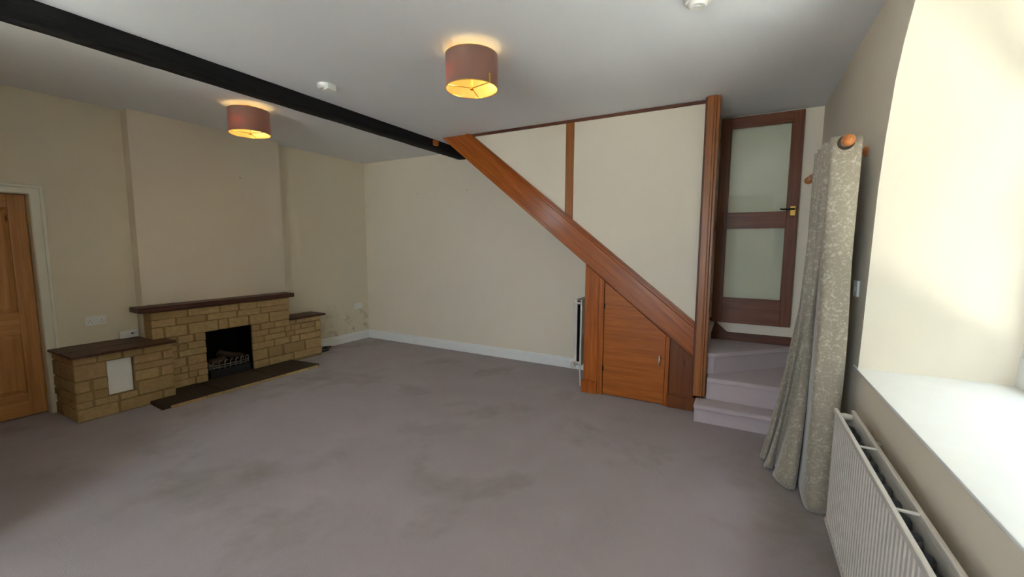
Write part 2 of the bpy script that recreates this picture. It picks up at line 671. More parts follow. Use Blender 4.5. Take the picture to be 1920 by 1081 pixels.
def baseboard(name, pts, face, label):
    bm = B()
    prof = [(0, 0), (0.018, 0), (0.018, 0.088), (0.013, 0.1), (0.013, 0.112), (0.006, 0.124), (0, 0.124)]
    if face == 'x-':     # on the far wall, projecting to -x, running along y
        prism(bm, [(XB - d, z) for d, z in prof], 'y', pts[0], pts[1])
    else:
        prism(bm, [(YL - d, z) for d, z in prof], 'x', pts[0], pts[1])
    obj(name, bm, 'white_gloss', label=label, cat='baseboard', kind=S)


baseboard('baseboard_back', (1.36, YL), 'x-', 'white moulded skirting along the far wall')
baseboard('baseboard_left', (3.58, XB - 0.018), 'y-', 'white moulded skirting right of the fireplace')

# ------------------------------------------------------------------ windows
w1 = root('window_1', (1.74, YO + 0.05, 0.825), 'white framed window deep in the arched recess', 'window', kind=S)
bm = B()
yf0, yf1 = YO + 0.005, YO + 0.075
arch_in = [(1.74 + (x - 1.74) * 0.91, 0.96 + (z - 0.812) * 0.875) for x, z in ARCH]
for a, b, c, d in zip(ARCH, ARCH[1:], arch_in[1:], arch_in):
    prism(bm, [(p[0], p[1]) for p in (a, b, c, d)], 'y', yf0, yf1)
box(bm, ARCH[-1][0] + 0.001, ARCH[0][0] - 0.001, yf0 + 0.004, yf1 + 0.004, 0.8255, 0.964)
obj('window_frame', bm, 'white_gloss', w1)
for xm in (1.44, 2.04):
    quick('mullion', 'white_gloss', w1, xm - 0.025, xm + 0.025, yf0, yf1, 0.96, 2.5, bev=0.004)
quick('transom', 'white_gloss', w1, 0.80, 2.68, yf0 + .01, yf1 - .01, 1.93, 1.985, bev=0.004)
for xa, xb in ((0.84, 1.415), (1.465, 2.015), (2.065, 2.64)):
    bm = B()
    pts = [(xa, 0.96), (xb, 0.96)]
    top = [p for p in arch_in if xa <= p[0] <= xb]

    def top_z(x):
        q = sorted(arch_in)
        for (x0, z0), (x1, z1) in zip(q, q[1:]):
            if x0 <= x <= x1 and x1 > x0:
                return z0 + (z1 - z0) * (x - x0) / (x1 - x0)
        return 1.0
    pts += [(xb, top_z(xb))] + sorted(top, reverse=True) + [(xa, top_z(xa))]
    prism(bm, pts, 'y', YO + 0.035, YO + 0.041)
    obj('pane', bm, 'glass', w1)
bm = B()
box(bm, 0.665, 2.812, YR + 0.010, YO + 0.006, 0.812, 0.825, bev=0.004, seg=2)
obj('window_sill', bm, 'white_gloss', w1, label='broad white painted window sill')


def casement(name, q, label, XF):
    mid = (q[0] + q[1]) / 2
    w = root(name, (XF - 0.17, mid, q[2]), label, 'window', kind=S)
    bm = B()
    for y0, y1, z0, z1 in ((q[0], q[0] + .05, q[2], q[3]), (q[1] - .05, q[1], q[2], q[3]), (q[0] + .05, q[1] - .05, q[2], q[2] + .05), (q[0] + .05, q[1] - .05, q[3] - .05, q[3])):
        box(bm, XF - 0.2, XF - 0.14, y0, y1, z0, z1)
    bmesh.ops.remove_doubles(bm, verts=bm.verts, dist=1e-5)
    obj('window_frame', bm, 'white_gloss', w)
    quick('mullion', 'white_gloss', w, XF - 0.19, XF - 0.15, mid - .015, mid + .015, q[2] + .05, q[3] - .05, bev=0.004)
    for y0, y1 in ((q[0] + .05, mid - .015), (mid + .015, q[1] - .05)):
        quick('pane', 'glass', w, XF - 0.172, XF - 0.166, y0, y1, q[2] + .05, q[3] - .05)
    quick('window_sill', 'white_gloss', w, XF - 0.2, XF + 0.03, q[0] - .03, q[1] + .03, q[2] - .03, q[2], bev=0.005)


casement('window_2', wf, 'small white casement window behind the viewer nearer the fireplace', XC + 0.05)
casement('window_3', wg, 'wider white casement window behind the viewer nearer the arched window', XF)

# ------------------------------------------------------------------ left door
bm = B()
prism(bm, [(DX1 - 0.004, 0), (DX1 + 0.075, 0), (DX1 + 0.075, DZ + 0.068), (DX0 - 0.075, DZ + 0.068), (DX0 - 0.075, 0), (DX0 + 0.004, 0), (DX0 + 0.004, DZ - 0.004), (DX1 - 0.004, DZ - 0.004)], 'y', YL - 0.018, YL, bev=0.005)
prism(bm, [(DX1 + 0.052, 0), (DX1 + 0.075, 0), (DX1 + 0.075, DZ + 0.068), (DX0 - 0.075, DZ + 0.068), (DX0 - 0.075, 0), (DX0 - 0.052, 0), (DX0 - 0.052, DZ + 0.045), (DX1 + 0.052, DZ + 0.045)], 'y', YL - 0.028, YL - 0.017, bev=0.004)
# lining of the opening
box(bm, DX1 - 0.006, DX1 + 0.001, YL - 0.01, YL + 0.13, 0, DZ)
box(bm, DX0 - 0.001, DX0 + 0.006, YL - 0.01, YL + 0.13, 0, DZ)
box(bm, DX0, DX1, YL - 0.01, YL + 0.13, DZ - 0.006, DZ + 0.001)
obj('trim_1', bm, 'cream_gloss', label='cream painted architrave around the pine door', cat='door frame', kind=S)

d1 = root('door_1', (0.75, YL + 0.1, 0), 'stripped pine panelled door left of the fireplace', 'door', kind=S)
ya, yb = YL + 0.075, YL + 0.115
a0, a1 = DX0 + 0.008, DX1 - 0.009
T1 = DZ - 0.009
zb = [0.008, 0.20, 0.70, 0.885, 1.735, T1]   # bottom rail, lower panel, lock rail, upper panel, top rail
st = 0.103
quick('stile', 'pine_v', d1, a1 - st, a1, ya, yb, zb[0], T1, bev=0.002)
quick('stile', 'pine_v', d1, a0, a0 + st, ya, yb, zb[0], T1, bev=0.002)
mm = (a0 + a1) / 2
quick('rail', 'pine_h', d1, a0 + st, a1 - st, ya, yb, zb[0], zb[1], bev=0.002)
quick('rail', 'pine_h', d1, a0 + st, a1 - st, ya, yb, zb[2], zb[3], bev=0.002)
quick('rail', 'pine_h', d1, a0 + st, a1 - st, ya, yb, zb[4], zb[5], bev=0.002)
for z0, z1 in ((zb[1], zb[2]), (zb[3], zb[4])):
    quick('muntin', 'pine_v', d1, mm - 0.05, mm + 0.05, ya, yb, z0, z1, bev=0.002)
    for x0, x1 in ((a0 + st, mm - 0.05), (mm + 0.05, a1 - st)):
        bm = B()
        box(bm, x0, x1, ya + 0.016, yb - 0.008, z0, z1)
        # fielded centre with sloped margins
        i = 0.035
        A = [(x0 + .008, ya + .016, z0 + .008), (x1 - .008, ya + .016, z0 + .008), (x1 - .008, ya + .016, z1 - .008), (x0 + .008, ya + .016, z1 - .008)]
        C = [(x0 + i, ya + .006, z0 + i), (x1 - i, ya + .006, z0 + i), (x1 - i, ya + .006, z1 - i), (x0 + i, ya + .006, z1 - i)]
        A = [bm.verts.new(v) for v in A]; C = [bm.verts.new(v) for v in C]
        bm.faces.new(C)
        for k in range(4):
            bm.faces.new((A[k], A[(k + 1) % 4], C[(k + 1) % 4], C[k]))
        obj('panel', bm, 'pine_v', d1)
for z in (1.655, 0.22):
    bm = B()
    box(bm, a1 - 0.004, a1 + 0.006, ya - 0.006, ya + 0.012, z - 0.04, z + 0.04)
    lathe(bm, [(0.005, -0.045), (0.006, -0.04), (0.006, 0.04), (0.005, 0.045)], (a1 + 0.001, ya - 0.006, z), n=10)
    obj('hinge', bm, 'brass', d1, label='brass hinge')
bm = B()
lathe(bm, [(0.03, 0), (0.03, -0.006), (0.012, -0.01), (0.011, -0.035), (0.026, -0.045), (0.028, -0.058), (0.018, -0.07), (0.002, -0.072)], (a0 + 0.05, ya, 0.95), 'y', 20)
obj('door_knob', bm, 'brass', d1, smooth=True)

# ------------------------------------------------------------------ ceiling beam
bm = B()
nx = 90
prof = [(3.218, 2.69), (3.212, 2.60), (3.222, 2.575), (3.255, 2.566), (3.345, 2.568), (3.385, 2.580), (3.397, 2.61), (3.400, 2.69)]
rings = []
for i in range(nx + 1):
    x = XC + (XB - XC) * i / nx
    ring = []
    for k, (py, pz) in enumerate(prof):
        j = noise.noise(Vector((x * 3.1, k * 1.7, 0.3))) * 0.007 + noise.noise(Vector((x * 11, k * 2.3, 4))) * 0.003
        dz = 0.006 * (x - 2) / 2.6
        edge = 0 if k in (0, 7) else 1
        ring.append(bm.verts.new((x, py + j * (1 if edge else 0.5), pz + (j + dz) * edge)))
    rings.append(ring)
for a, b in zip(rings, rings[1:]):
    for k in range(len(prof)):
        bm.faces.new((a[k], a[(k + 1) % 8], b[(k + 1) % 8], b[k]))
bm.faces.new(rings[0]); bm.faces.new(rings[-1][::-1])
obj('ceiling_beam', bm, 'beam', label='long black painted rough timber beam across the ceiling', cat='beam', smooth=True)

# ------------------------------------------------------------------ fireplace
FY = 4.82
fp = root('stone_fireplace', (2.6, FY, 0), 'honey stone fireplace with dark timber mantel and stepped right shoulder', 'fireplace')
bm = B()
for x0, x1, z0, z1 in ((1.772, 2.205, 0, 0.80), (2.68, 3.122, 0, 0.80), (2.205, 2.68, 0.548, 0.80), (3.122, 3.552, 0, 0.515)):
    box(bm, x0, x1, FY + 0.009, (BY - 0.002) if x1 < 3.2 else YL - 0.002, z0, z1)
obj('mortar_bed', bm, 'mortar', fp)
rows = {
    (0.735, 0.803): [(1.765, 2.060), (2.066, 2.350), (2.365, 2.545), (2.556, 2.740), (2.748, 3.130)],
    (0.662, 0.725): [(1.765, 1.955), (1.967, 2.212), (2.235, 2.520), (2.530, 2.775), (2.783, 3.130)],
    (0.551, 0.650): [(1.765, 1.853), (1.867, 2.045), (2.060, 2.327), (2.340, 2.422), (2.437, 2.645), (2.655, 2.868), (2.882, 3.130)],
    (0.470, 0.538): [(1.765, 1.950), (1.963, 2.096), (2.107, 2.207)],
    (0.400, 0.458): [(1.765, 1.950), (1.966, 2.037), (2.048, 2.206)],
    (0.332, 0.390): [(1.765, 1.952), (1.965, 2.208)],
    (0.240, 0.320): [(1.765, 1.880), (1.892, 2.020), (2.031, 2.207)],
    (0.172, 0.229): [(1.800, 1.964), (1.974, 2.033), (2.041, 2.208)],
    (0.105, 0.161): [(1.800, 2.028), (2.036, 2.107), (2.117, 2.206)],
    (0.030, 0.095): [(1.800, 2.088), (2.097, 2.205)],
    (0.474, 0.536): [(2.675, 2.761), (2.775, 2.927), (2.940, 3.127)],
    (0.474, 0.522): [(3.136, 3.207), (3.216, 3.560)],
    (0.402, 0.459): [(2.677, 2.855), (2.868, 3.058), (3.068, 3.130), (3.142, 3.266), (3.278, 3.467)],
    (0.345, 0.460): [(3.482, 3.560)],
    (0.336, 0.390): [(2.680, 2.799), (2.810, 3.066), (3.078, 3.178), (3.188, 3.468)],
    (0.252, 0.322): [(2.677, 2.917), (2.930, 3.118), (3.132, 3.244), (3.255, 3.558)],
    (0.125, 0.238): [(2.677, 2.834), (2.850, 3.013), (3.037, 3.305), (3.324, 3.556)],
    (0.032, 0.112): [(2.680, 2.845), (2.858, 3.157), (3.168, 3.560)],
}


def stone(parent, x0, x1, z0, z1, yf, depth, mat='stone'):
    p = RND.uniform(-0.004, 0.004)
    bm = B()
    box(bm, x0, x1, yf + p, yf + depth, z0, z1, jit=0.0028)
    bmesh.ops.bevel(bm, geom=list(bm.edges), offset=0.006, segments=1, affect='EDGES', clamp_overlap=True)
    return obj('stone', bm, mat, parent)


for (z0, z1), cells in rows.items():
    for x0, x1 in cells:
        if x0 < 1.78:
            dep = 0.165
        elif x1 > 3.54:
            dep = 0.29
        elif x1 > 3.12 and z1 > 0.54:
            dep = 0.165
        else:
            dep = 0.06
        stone(fp, x0, x1, z0 - 0.003, z1 + 0.003, FY, dep)
# mantel shelf and shoulder cap
bm = B()
box(bm, 1.668, 3.185, FY - 0.032, BY - 0.001, 0.812, 0.862, bev=0.006)
obj('mantel_shelf', bm, 'mantel', fp, label='dark brown timber mantel shelf')
bm = B()
box(bm, 3.125, 3.622, FY - 0.02, YL - 0.002, 0.526, 0.548, bev=0.004)
obj('shoulder_cap', bm, 'mantel', fp, label='thin dark timber cap on the right shoulder')
# hearth slabs and pale front edging
for x0, x1 in ((1.625, 2.12), (2.126, 2.64), (2.646, 3.185)):
    bm = B()
    if x0 < 1.9:
        prism(bm, [(1.625, 4.375), (x1, 4.375), (x1, FY + 0.02), (1.85, FY + 0.02), (1.85, 4.63), (1.640, 4.63)], 'z', 0, 0.034, bev=0.004)
    elif x1 > 3.1:
        prism(bm, [(x0, 4.375), (x1, 4.375), (3.13, FY + 0.02), (x0, FY + 0.02)], 'z', 0, 0.033, bev=0.004)
    else:
        box(bm, x0, x1, 4.375, FY + 0.25, 0, 0.032, bev=0.004)
    obj('hearth_slab', bm, 'slab', fp, label='dark brown stone hearth slab')
x = 1.69
while x < 3.15:
    w = RND.uniform(0.16, 0.3)
    x1 = min(x + w, 3.17)
    bm = B()
    box(bm, x, x1 - 0.006, 4.362, 4.376, 0, 0.024, bev=0.003)
    obj('edging_stone', bm, 'stone', fp)
    x += w
# fire box
bm = B()
fx0, fx1, fz = 2.208, 2.674, 0.549
box(bm, fx0, fx1, YL - 0.03, YL - 0.015, 0.033, fz)
box(bm, fx0 - 0.0, fx0 + 0.014, FY + 0.02, YL - 0.015, 0.033, fz)
box(bm, fx1 - 0.014, fx1, FY + 0.02, YL - 0.015, 0.033, fz)
box(bm, fx0, fx1, FY + 0.02, YL - 0.015, fz - 0.012, fz)
obj('fire_box', bm, 'soot_and_gap_shade', fp, label='sooty black fire box lining')

# grate
gr = root('fire_grate', (2.44, 4.9, 0.033), 'low iron grate with upright bars inside the fireplace opening', 'grate')
bm = B()
prism(bm, [(2.235, 4.835), (2.32, 4.825), (2.44, 4.822), (2.56, 4.825), (2.648, 4.835), (2.648, 4.85), (2.235, 4.85)], 'z', 0.033, 0.115, bev=0.003)
obj('ash_plate', bm, 'black', gr, label='black ash pan front plate')
bm = B()
for z in (0.135, 0.158):
    tube(bm, [(2.24, 4.87, z), (2.34, 4.853, z), (2.44, 4.848, z), (2.54, 4.853, z), (2.642, 4.87, z)], 0.006, 6)
tube(bm, [(2.24, 4.87, 0.20), (2.24, 4.87, 0.115)], 0.007, 6)
tube(bm, [(2.642, 4.87, 0.20), (2.642, 4.87, 0.115)], 0.007, 6)
obj('rail', bm, 'iron_grey', gr)
for k in range(7):
    xx = 2.275 + k * 0.055
    bm = B()
    yy = 4.849 + 0.02 * abs((xx - 2.44) / 0.2) ** 2
    tube(bm, [(xx, yy, 0.118), (xx, yy - .004, 0.165), (xx, yy - .006, 0.19), (xx + 0.012, yy - .006, 0.207), (xx + 0.026, yy - .003, 0.205), (xx + 0.03, yy, 0.19)], 0.0055, 6)
    obj('bar', bm, 'iron_grey', gr)
bm = B()
box(bm, 2.235, 2.648, 4.86, 5.07, 0.115, 0.125)
for s in (2.26, 2.62):
    box(bm, s - .01, s + .01, 4.88, 4.90, 0.033, 0.118); box(bm, s - .01, s + .01, 5.03, 5.05, 0.033, 0.118)
obj('grate_bed', bm, 'black', gr)


def log(a, b, r, label):
    a, b = Vector(a), Vector(b)
    t = root('log', tuple((a + b) / 2 - Vector((0, 0, r))), label, 'log', 'logs in the grate')
    bm = B()
    n = 9
    pts = [a.lerp(b, i / (n - 1)) + Vector((0, 0, 0.004 * math.sin(i * 1.3))) for i in range(n)]
    rr = [r * (1 + 0.08 * math.sin(i * 2.1)) for i in range(n)]
    tube(bm, pts, rr, 12)
    obj('bark', bm, 'log', t, smooth=True)
    d = (a - b).normalized()
    for p, s in ((pts[0], 1), (pts[-1], -1)):
        bm = B()
        tube(bm, [p - d * s * 0.002, p + d * s * 0.002], r * 0.9, 12)
        obj('sawn_end', bm, 'log_end', t)


log((2.27, 4.905, 0.168), (2.42, 4.935, 0.205), 0.040, 'reddish log leaning at the left of the grate')
log((2.40, 5.015, 0.258), (2.62, 4.925, 0.18), 0.036, 'pale ended log lying across the right of the grate')
log((2.30, 5.048, 0.163), (2.60, 5.045, 0.163), 0.035, 'dark log at the back of the grate')

# ------------------------------------------------------------------ stone plinth, left of the fireplace
PY = 4.636
pl = root('stone_plinth', (1.5, 4.88, 0), 'low honey stone plinth with timber top and white niche panel', 'plinth')
bm = B()
NX0, NX1, NZ0, NZ1 = 1.374, 1.548, 0.165, 0.465
for x0, x1, z0, z1 in ((1.178, NX0, 0, 0.533), (NX1, 1.838, 0, 0.533), (NX0, NX1, 0, NZ0), (NX0, NX1, NZ1, 0.533)):
    box(bm, x0, x1, PY + 0.008, YL - 0.002 if x1 < 1.76 else FY - 0.006, z0, z1)
obj('mortar_bed', bm, 'mortar', pl)
prow = {
    (0.472, 0.530): [(1.170, 1.313), (1.322, 1.476), (1.485, 1.618), (1.626, 1.843)],
    (0.338, 0.461): [(1.170, 1.371)],
    (0.240, 0.326): [(1.170, 1.259), (1.277, 1.370)],
    (0.165, 0.229): [(1.170, 1.272), (1.280, 1.368)],
    (0.105, 0.156): [(1.170, 1.267), (1.278, 1.431), (1.442, 1.560)],
    (0.003, 0.096): [(1.170, 1.425), (1.435, 1.738), (1.748, 1.842)],
    (0.395, 0.461): [(1.552, 1.751), (1.762, 1.845)],
    (0.332, 0.386): [(1.550, 1.842)],
    (0.240, 0.324): [(1.552, 1.724), (1.742, 1.843)],
    (0.108, 0.232): [(1.570, 1.840)],
}
for (z0, z1), cells in prow.items():
    for x0, x1 in cells:
        stone(pl, x0, x1, z0, z1 + 0.003, PY, 0.1 if x0 > 1.2 else 0.12)
# left flank stones
for z0, z1, cuts in ((0.003, 0.098, (4.765, 4.95)), (0.105, 0.158, (4.765, 4.88)), (0.165, 0.231, (4.765, 5.0)), (0.240, 0.328, (4.765, 4.92)), (0.338, 0.463, (4.765, 4.99)), (0.472, 0.532, (4.765, 4.90))):
    ys = list(cuts) + [YL - 0.003]
    for y0, y1 in zip(ys, ys[1:]):
        bm = B()
        box(bm, 1.168 + RND.uniform(-.003, .003), 1.23, y0 + .004, y1 - .004, z0, z1, jit=0.0025)
        bmesh.ops.bevel(bm, geom=list(bm.edges), offset=0.006, segments=1, affect='EDGES', clamp_overlap=True)
        obj('stone', bm, 'stone', pl)
quick('cap_plank', 'mantel', pl, 1.146, 1.858, PY - 0.05, 4.806, 0.536, 0.557, bev=0.004)
quick('cap_plank', 'mantel', pl, 1.146, 1.76, 4.811, YL - 0.002, 0.536, 0.557, bev=0.004)
quick('niche_panel', 'plastic', pl, NX0 - 0.004, NX1 - 0.0, PY + 0.045, PY + 0.055, NZ0 - .003, NZ1 + .003, label='white board closing the niche')

# ------------------------------------------------------------------ sockets, boxes, cable, nails


def socket(name, x, z, label, group):
    r = root(name, (x, YL, z - 0.043), label, 'socket', group)
    quick('face_plate', 'plastic', r, x - 0.073, x + 0.073, YL - 0.011, YL - 0.0005, z - 0.043, z + 0.043, bev=0.003, seg=2)
    for dx in (-0.04, 0.04):
        for ox, oz, w, h in ((0, 0.012, .004, .008), (-0.011, -0.008, .006, .004), (0.011, -0.008, .006, .004)):
            quick('pin_slot', 'dark_slot', r, x + dx + ox - w / 2, x + dx + ox + w / 2, YL - 0.0118, YL - 0.009, z - .006 + oz - h / 2, z - .006 + oz + h / 2)
    for dx in (-0.012, 0.012):
        quick('rocker', 'plastic', r, x + dx - 0.006, x + dx + 0.006, YL - 0.014, YL - 0.010, z + 0.012, z + 0.032, bev=0.002)
    return r


socket('wall_socket', 1.469, 0.756, 'white double socket on the wall above the stone plinth', 'double wall sockets')
socket('wall_socket', 4.43, 0.522, 'white double socket low on the wall near the far corner', 'double wall sockets')
tb = root('telephone_box', (1.69, YL, 0.558), 'white telephone master box resting on the plinth top', 'telephone socket')
quick('case', 'plastic', tb, 1.62, 1.757, YL - 0.035, YL - 0.0005, 0.5575, 0.628, bev=0.006, seg=2)
quick('cover_plate', 'plastic', tb, 1.628, 1.75, YL - 0.039, YL - 0.034, 0.584, 0.622, bev=0.002)
quick('jack', 'dark_slot', tb, 1.70, 1.718, YL - 0.0405, YL - 0.037, 0.592, 0.604)
quick('badge', 'chrome', tb, 1.725, 1.742, YL - 0.041, YL - 0.038, 0.596, 0.606, bev=0.001)

bm = B()
pts = []
c0 = Vector((3.68, 4.97, 0.008))
for i in range(64):
    t = i / 63
    a = t * 2 * math.pi * 2.2
    rr = 0.085 + 0.02 * math.sin(a * 0.7)
    pts.append((c0.x + rr * 1.25 * math.cos(a), c0.y + rr * 0.75 * math.sin(a), 0.008 + 0.035 * t + 0.012 * math.sin(a * 1.3) * t + 0.01 * t))
pts = [(3.59, 4.93, 0.007), (3.66, 4.915, 0.007), (3.74, 4.925, 0.007)] + pts[3:] + [(3.70, 5.05, 0.04), (3.64, 5.085, 0.02), (3.60, 5.09, 0.008)]
tube(bm, pts, 0.006, 8)
obj('power_cable', bm, 'cable', label='black cable coiled on the carpet beside the fireplace', cat='cable', smooth=True)


def nail(x, y, z, axis, label):
    bm = B()
    s = -1
    prof = [(0.0015, 0.0), (0.0015, s * 0.012), (0.005, s * 0.012), (0.005, s * 0.015), (0.002, s * 0.016)]
    lathe(bm, prof, (x, y, z), axis, 10)
    obj('wall_nail', bm, 'dark_slot', label=label, cat='nail', group='nails left in the walls')


nail(XB, 4.07, 2.17, 'x', 'small dark nail in the far wall nearer the corner')
nail(XB, 3.22, 2.172, 'x', 'small dark nail in the far wall nearer the stair stringer')
nail(2.73, BY, 2.19, 'y', 'tiny dark nail high on the chimney breast')

# ------------------------------------------------------------------ staircase
SX = 3.95                               # front face of the stringer
stc = root('staircase', (4.0, 1.2, 0), 'carpeted winder staircase rising left behind an orange varnished stringer', 'staircase')


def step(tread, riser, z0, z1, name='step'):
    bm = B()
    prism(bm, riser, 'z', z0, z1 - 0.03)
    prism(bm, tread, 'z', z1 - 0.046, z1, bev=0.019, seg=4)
    return obj(name, bm, 'stair_carpet_lit', stc, smooth=True)


YW = YR + 0.002
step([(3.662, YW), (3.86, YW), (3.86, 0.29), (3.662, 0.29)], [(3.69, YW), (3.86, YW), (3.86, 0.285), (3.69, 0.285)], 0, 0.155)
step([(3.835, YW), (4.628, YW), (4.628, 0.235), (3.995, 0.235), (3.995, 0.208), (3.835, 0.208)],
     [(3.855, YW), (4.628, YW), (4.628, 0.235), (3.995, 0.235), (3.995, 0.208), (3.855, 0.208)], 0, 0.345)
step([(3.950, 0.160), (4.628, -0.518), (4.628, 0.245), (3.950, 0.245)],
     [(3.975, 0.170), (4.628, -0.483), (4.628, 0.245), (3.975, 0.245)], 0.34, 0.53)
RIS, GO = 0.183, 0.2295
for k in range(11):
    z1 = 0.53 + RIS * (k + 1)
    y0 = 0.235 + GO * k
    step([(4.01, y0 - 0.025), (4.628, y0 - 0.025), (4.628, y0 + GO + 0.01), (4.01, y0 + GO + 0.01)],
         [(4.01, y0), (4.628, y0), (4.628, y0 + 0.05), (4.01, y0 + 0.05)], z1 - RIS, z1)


def sl(y, z_at, slope=0.797, y_at=0.329):
    return z_at + slope * (y - y_at)


LO0, UP0, MD0 = 0.470, 0.782, 0.728
yl_ceil = 0.329 + (H - 0.001 - LO0) / 0.797
ym_ceil = 0.329 + (H - 0.001 - MD0) / 0.797
yu_ceil = 0.329 + (H - 0.001 - UP0) / 0.797
bm = B()
prism(bm, [(0.325, sl(.325, LO0)), (yl_ceil, H - .001), (ym_ceil, H - .001), (0.325, sl(.325, MD0))], 'x', SX, SX + 0.04, bev=0.003)
so = obj('stringer', bm, 'str', stc, label='broad orange brown varnished stair stringer')
bm = B()
for o0, o1, xf in ((MD0, UP0, SX + 0.004), (MD0 + 0.008, UP0 - 0.012, SX - 0.012), (MD0 + 0.018, UP0 - 0.022, SX - 0.018)):
    ya_ = 0.329 + (H - 0.001 - o0) / 0.797
    yb_ = 0.329 + (H - 0.001 - o1) / 0.797
    prism(bm, [(0.325, sl(.325, o0)), (ya_, H - .001), (yb_, H - .001), (0.325, sl(.325, o1))], 'x', xf, SX + 0.045, bev=0.002)
obj('cap_moulding', bm, 'str', so)
bm = B()
prism(bm, [(0.36, sl(.36, LO0 + .028)), (yl_ceil - .036, H - .001), (yl_ceil - .003, H - .001), (0.36, sl(.36, LO0 + .003))], 'x', SX + 0.041, XB - 0.001)
obj('soffit', bm, 'wall', stc, label='cream plastered underside of the stairs')
quick('end_block', 'wood_v', stc, SX - 0.03, SX + 0.03, 3.165, 3.205, 2.60, 2.66, bev=0.003)
# string on the far wall
bm = B()
prism(bm, [(YR + 0.003, 0.528), (YR + 0.003, 0.612), (0.092, 0.610), (0.20, 0.702), (2.5, 0.702 + 2.3 * 0.797), (2.5, 0.40 + 2.3 * 0.797), (0.26, 0.528)], 'x', XB - 0.02, XB - 0.001, bev=0.003)
obj('wall_string', bm, 'wood_hd', stc, label='dark stained string board against the far wall')

# newel post / door jamb
bm = B()
box(bm, 3.885, 3.995, 0.245, 0.318, 0.15, H - 0.001, bev=0.004)
np_ = obj('newel_post', bm, 'wood_v2', stc, label='full height brown varnished post at the foot of the stairs')
quick('edge_strip', 'wood_hd', np_, 3.905, 3.985, 0.316, 0.332, 0.157, H - 0.001, bev=0.003)
quick('stop_bead', 'wood_v2', np_, 3.90, 3.99, 0.222, 0.246, 0.15, H - 0.001, bev=0.004)
quick('bead', 'wood_v2', np_, 3.879, 3.89, 0.262, 0.270, 0.16, H - 0.001, bev=0.003)

# partition above the stringer
wsr = root('wall_stair', (4.0, 1.4, 0.8), 'cream panelled partition with dark timber strips above the stringer', 'partition', kind=S)
bm = B()
yA, yB_ = 0.325, 1.503
prism(bm, [(yA, sl(yA, MD0)), (yB_, sl(yB_, MD0)), (yB_, H - .001), (yA, H - .001)], 'x', 3.992, 4.006)
obj('panel', bm, 'wall', wsr)
bm = B()
yc = 1.588
prism(bm, [(yc, sl(yc, MD0)), (ym_ceil, H - .001), (yc, H - .001)], 'x', 3.992, 4.006)
obj('panel', bm, 'wall', wsr)
bm = B()
prism(bm, [(1.503, sl(1.503, MD0)), (1.588, sl(1.588, MD0)), (1.588, H - .001), (1.503, H - .001)], 'x', 3.984, 4.006, bev=0.002)
obj('stud', bm, 'wood_v2', wsr, label='vertical brown timber strip')
quick('top_trim', 'wood_hd', wsr, 3.975, 4.006, 0.325, yu_ceil + 0.005, H - 0.028, H - 0.001, bev=0.003)

# ------------------------------------------------------------------ cupboard under the stairs
cb = root('understairs_cupboard', (3.93, 0.83, 0), 'orange varnished cupboard with sloping top under the stairs', 'cupboard')
CX = 3.925


def lo(y):
    return sl(y, LO0) + 0.004


def cpanel(name, y0, y1, x0, x1, mat, gap=0.0, zb_=0.0, **kw):
    bm = B()
    prism(bm, [(y0, zb_), (y1, zb_), (y1, lo(y1) - gap), (y0, lo(y0) - gap)], 'x', x0, x1, bev=kw.pop('bev', 0.003))
    return obj(name, bm, mat, cb, **kw)


cpanel('end_board', 1.192, 1.335, CX, SX + 0.02, 'wood_v')
cpanel('dark_gap_backing', 0.53, 1.19, CX + 0.018, SX + 0.018, 'wood_vd', zb_=0.0)  # dark backing added so the gaps around the door read as shade
cpanel('stile', 1.139, 1.190, CX - 0.012, SX + 0.02, 'wood_v')
dr = cpanel('door', 0.566, 1.135, CX - 0.004, CX + 0.016, 'wood_h', gap=0.005, zb_=0.012, bev=0.002)
cpanel('stile', 0.529, 0.563, CX - 0.012, SX + 0.02, 'wood_v')
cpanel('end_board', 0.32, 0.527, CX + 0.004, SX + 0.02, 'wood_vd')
for y0, y1 in ((1.192, 1.350), (0.30, 0.527)):
    bm = B()
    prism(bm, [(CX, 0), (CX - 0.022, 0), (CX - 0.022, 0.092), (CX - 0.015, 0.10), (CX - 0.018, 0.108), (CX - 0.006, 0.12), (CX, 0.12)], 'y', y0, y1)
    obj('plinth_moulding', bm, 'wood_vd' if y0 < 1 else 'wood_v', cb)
bm = B()
prism(bm, [(SX + 0.02, 0), (XB - 0.02, 0), (XB - 0.02, 1.255), (SX + 0.02, 1.255)], 'y', 1.30, 1.333)
obj('side_panel', bm, 'wall', cb, label='cream side wall of the cupboard')
bm = B()
hz, hy = 0.418, 0.611
hx = CX - 0.004
tube(bm, [(hx, hy, hz - 0.04), (hx - 0.014, hy, hz - 0.037), (hx - 0.02, hy, hz - 0.024), (hx - 0.02, hy, hz + 0.024), (hx - 0.014, hy, hz + 0.037), (hx, hy, hz + 0.04)], [0.009, 0.0075, 0.0075, 0.0075, 0.0075, 0.009], 10)
obj('handle', bm, 'chrome', dr, smooth=True, label='small chrome pull handle')
for z in (0.27, 0.88):
    bm = B()
    lathe(bm, [(0.004, -0.028), (0.005, -0.025), (0.005, 0.025), (0.004, 0.028)], (CX - 0.012, 1.137, z), n=8)
    box(bm, CX - 0.010, CX - 0.003, 1.126, 1.137, z - 0.022, z + 0.022)
    obj('hinge', bm, 'bronze', dr)

# ------------------------------------------------------------------ glazed door, folded back against the far wall
d2 = root('door_2', (4.59, -0.09, 0.70), 'dark red brown door with two clear glass panes at the stair foot', 'door', kind=S)
gx0, gx1 = 4.572, 4.612
kk = 4.575 / 4.62


def zz(z):
    return EYE + (z - EYE) * kk


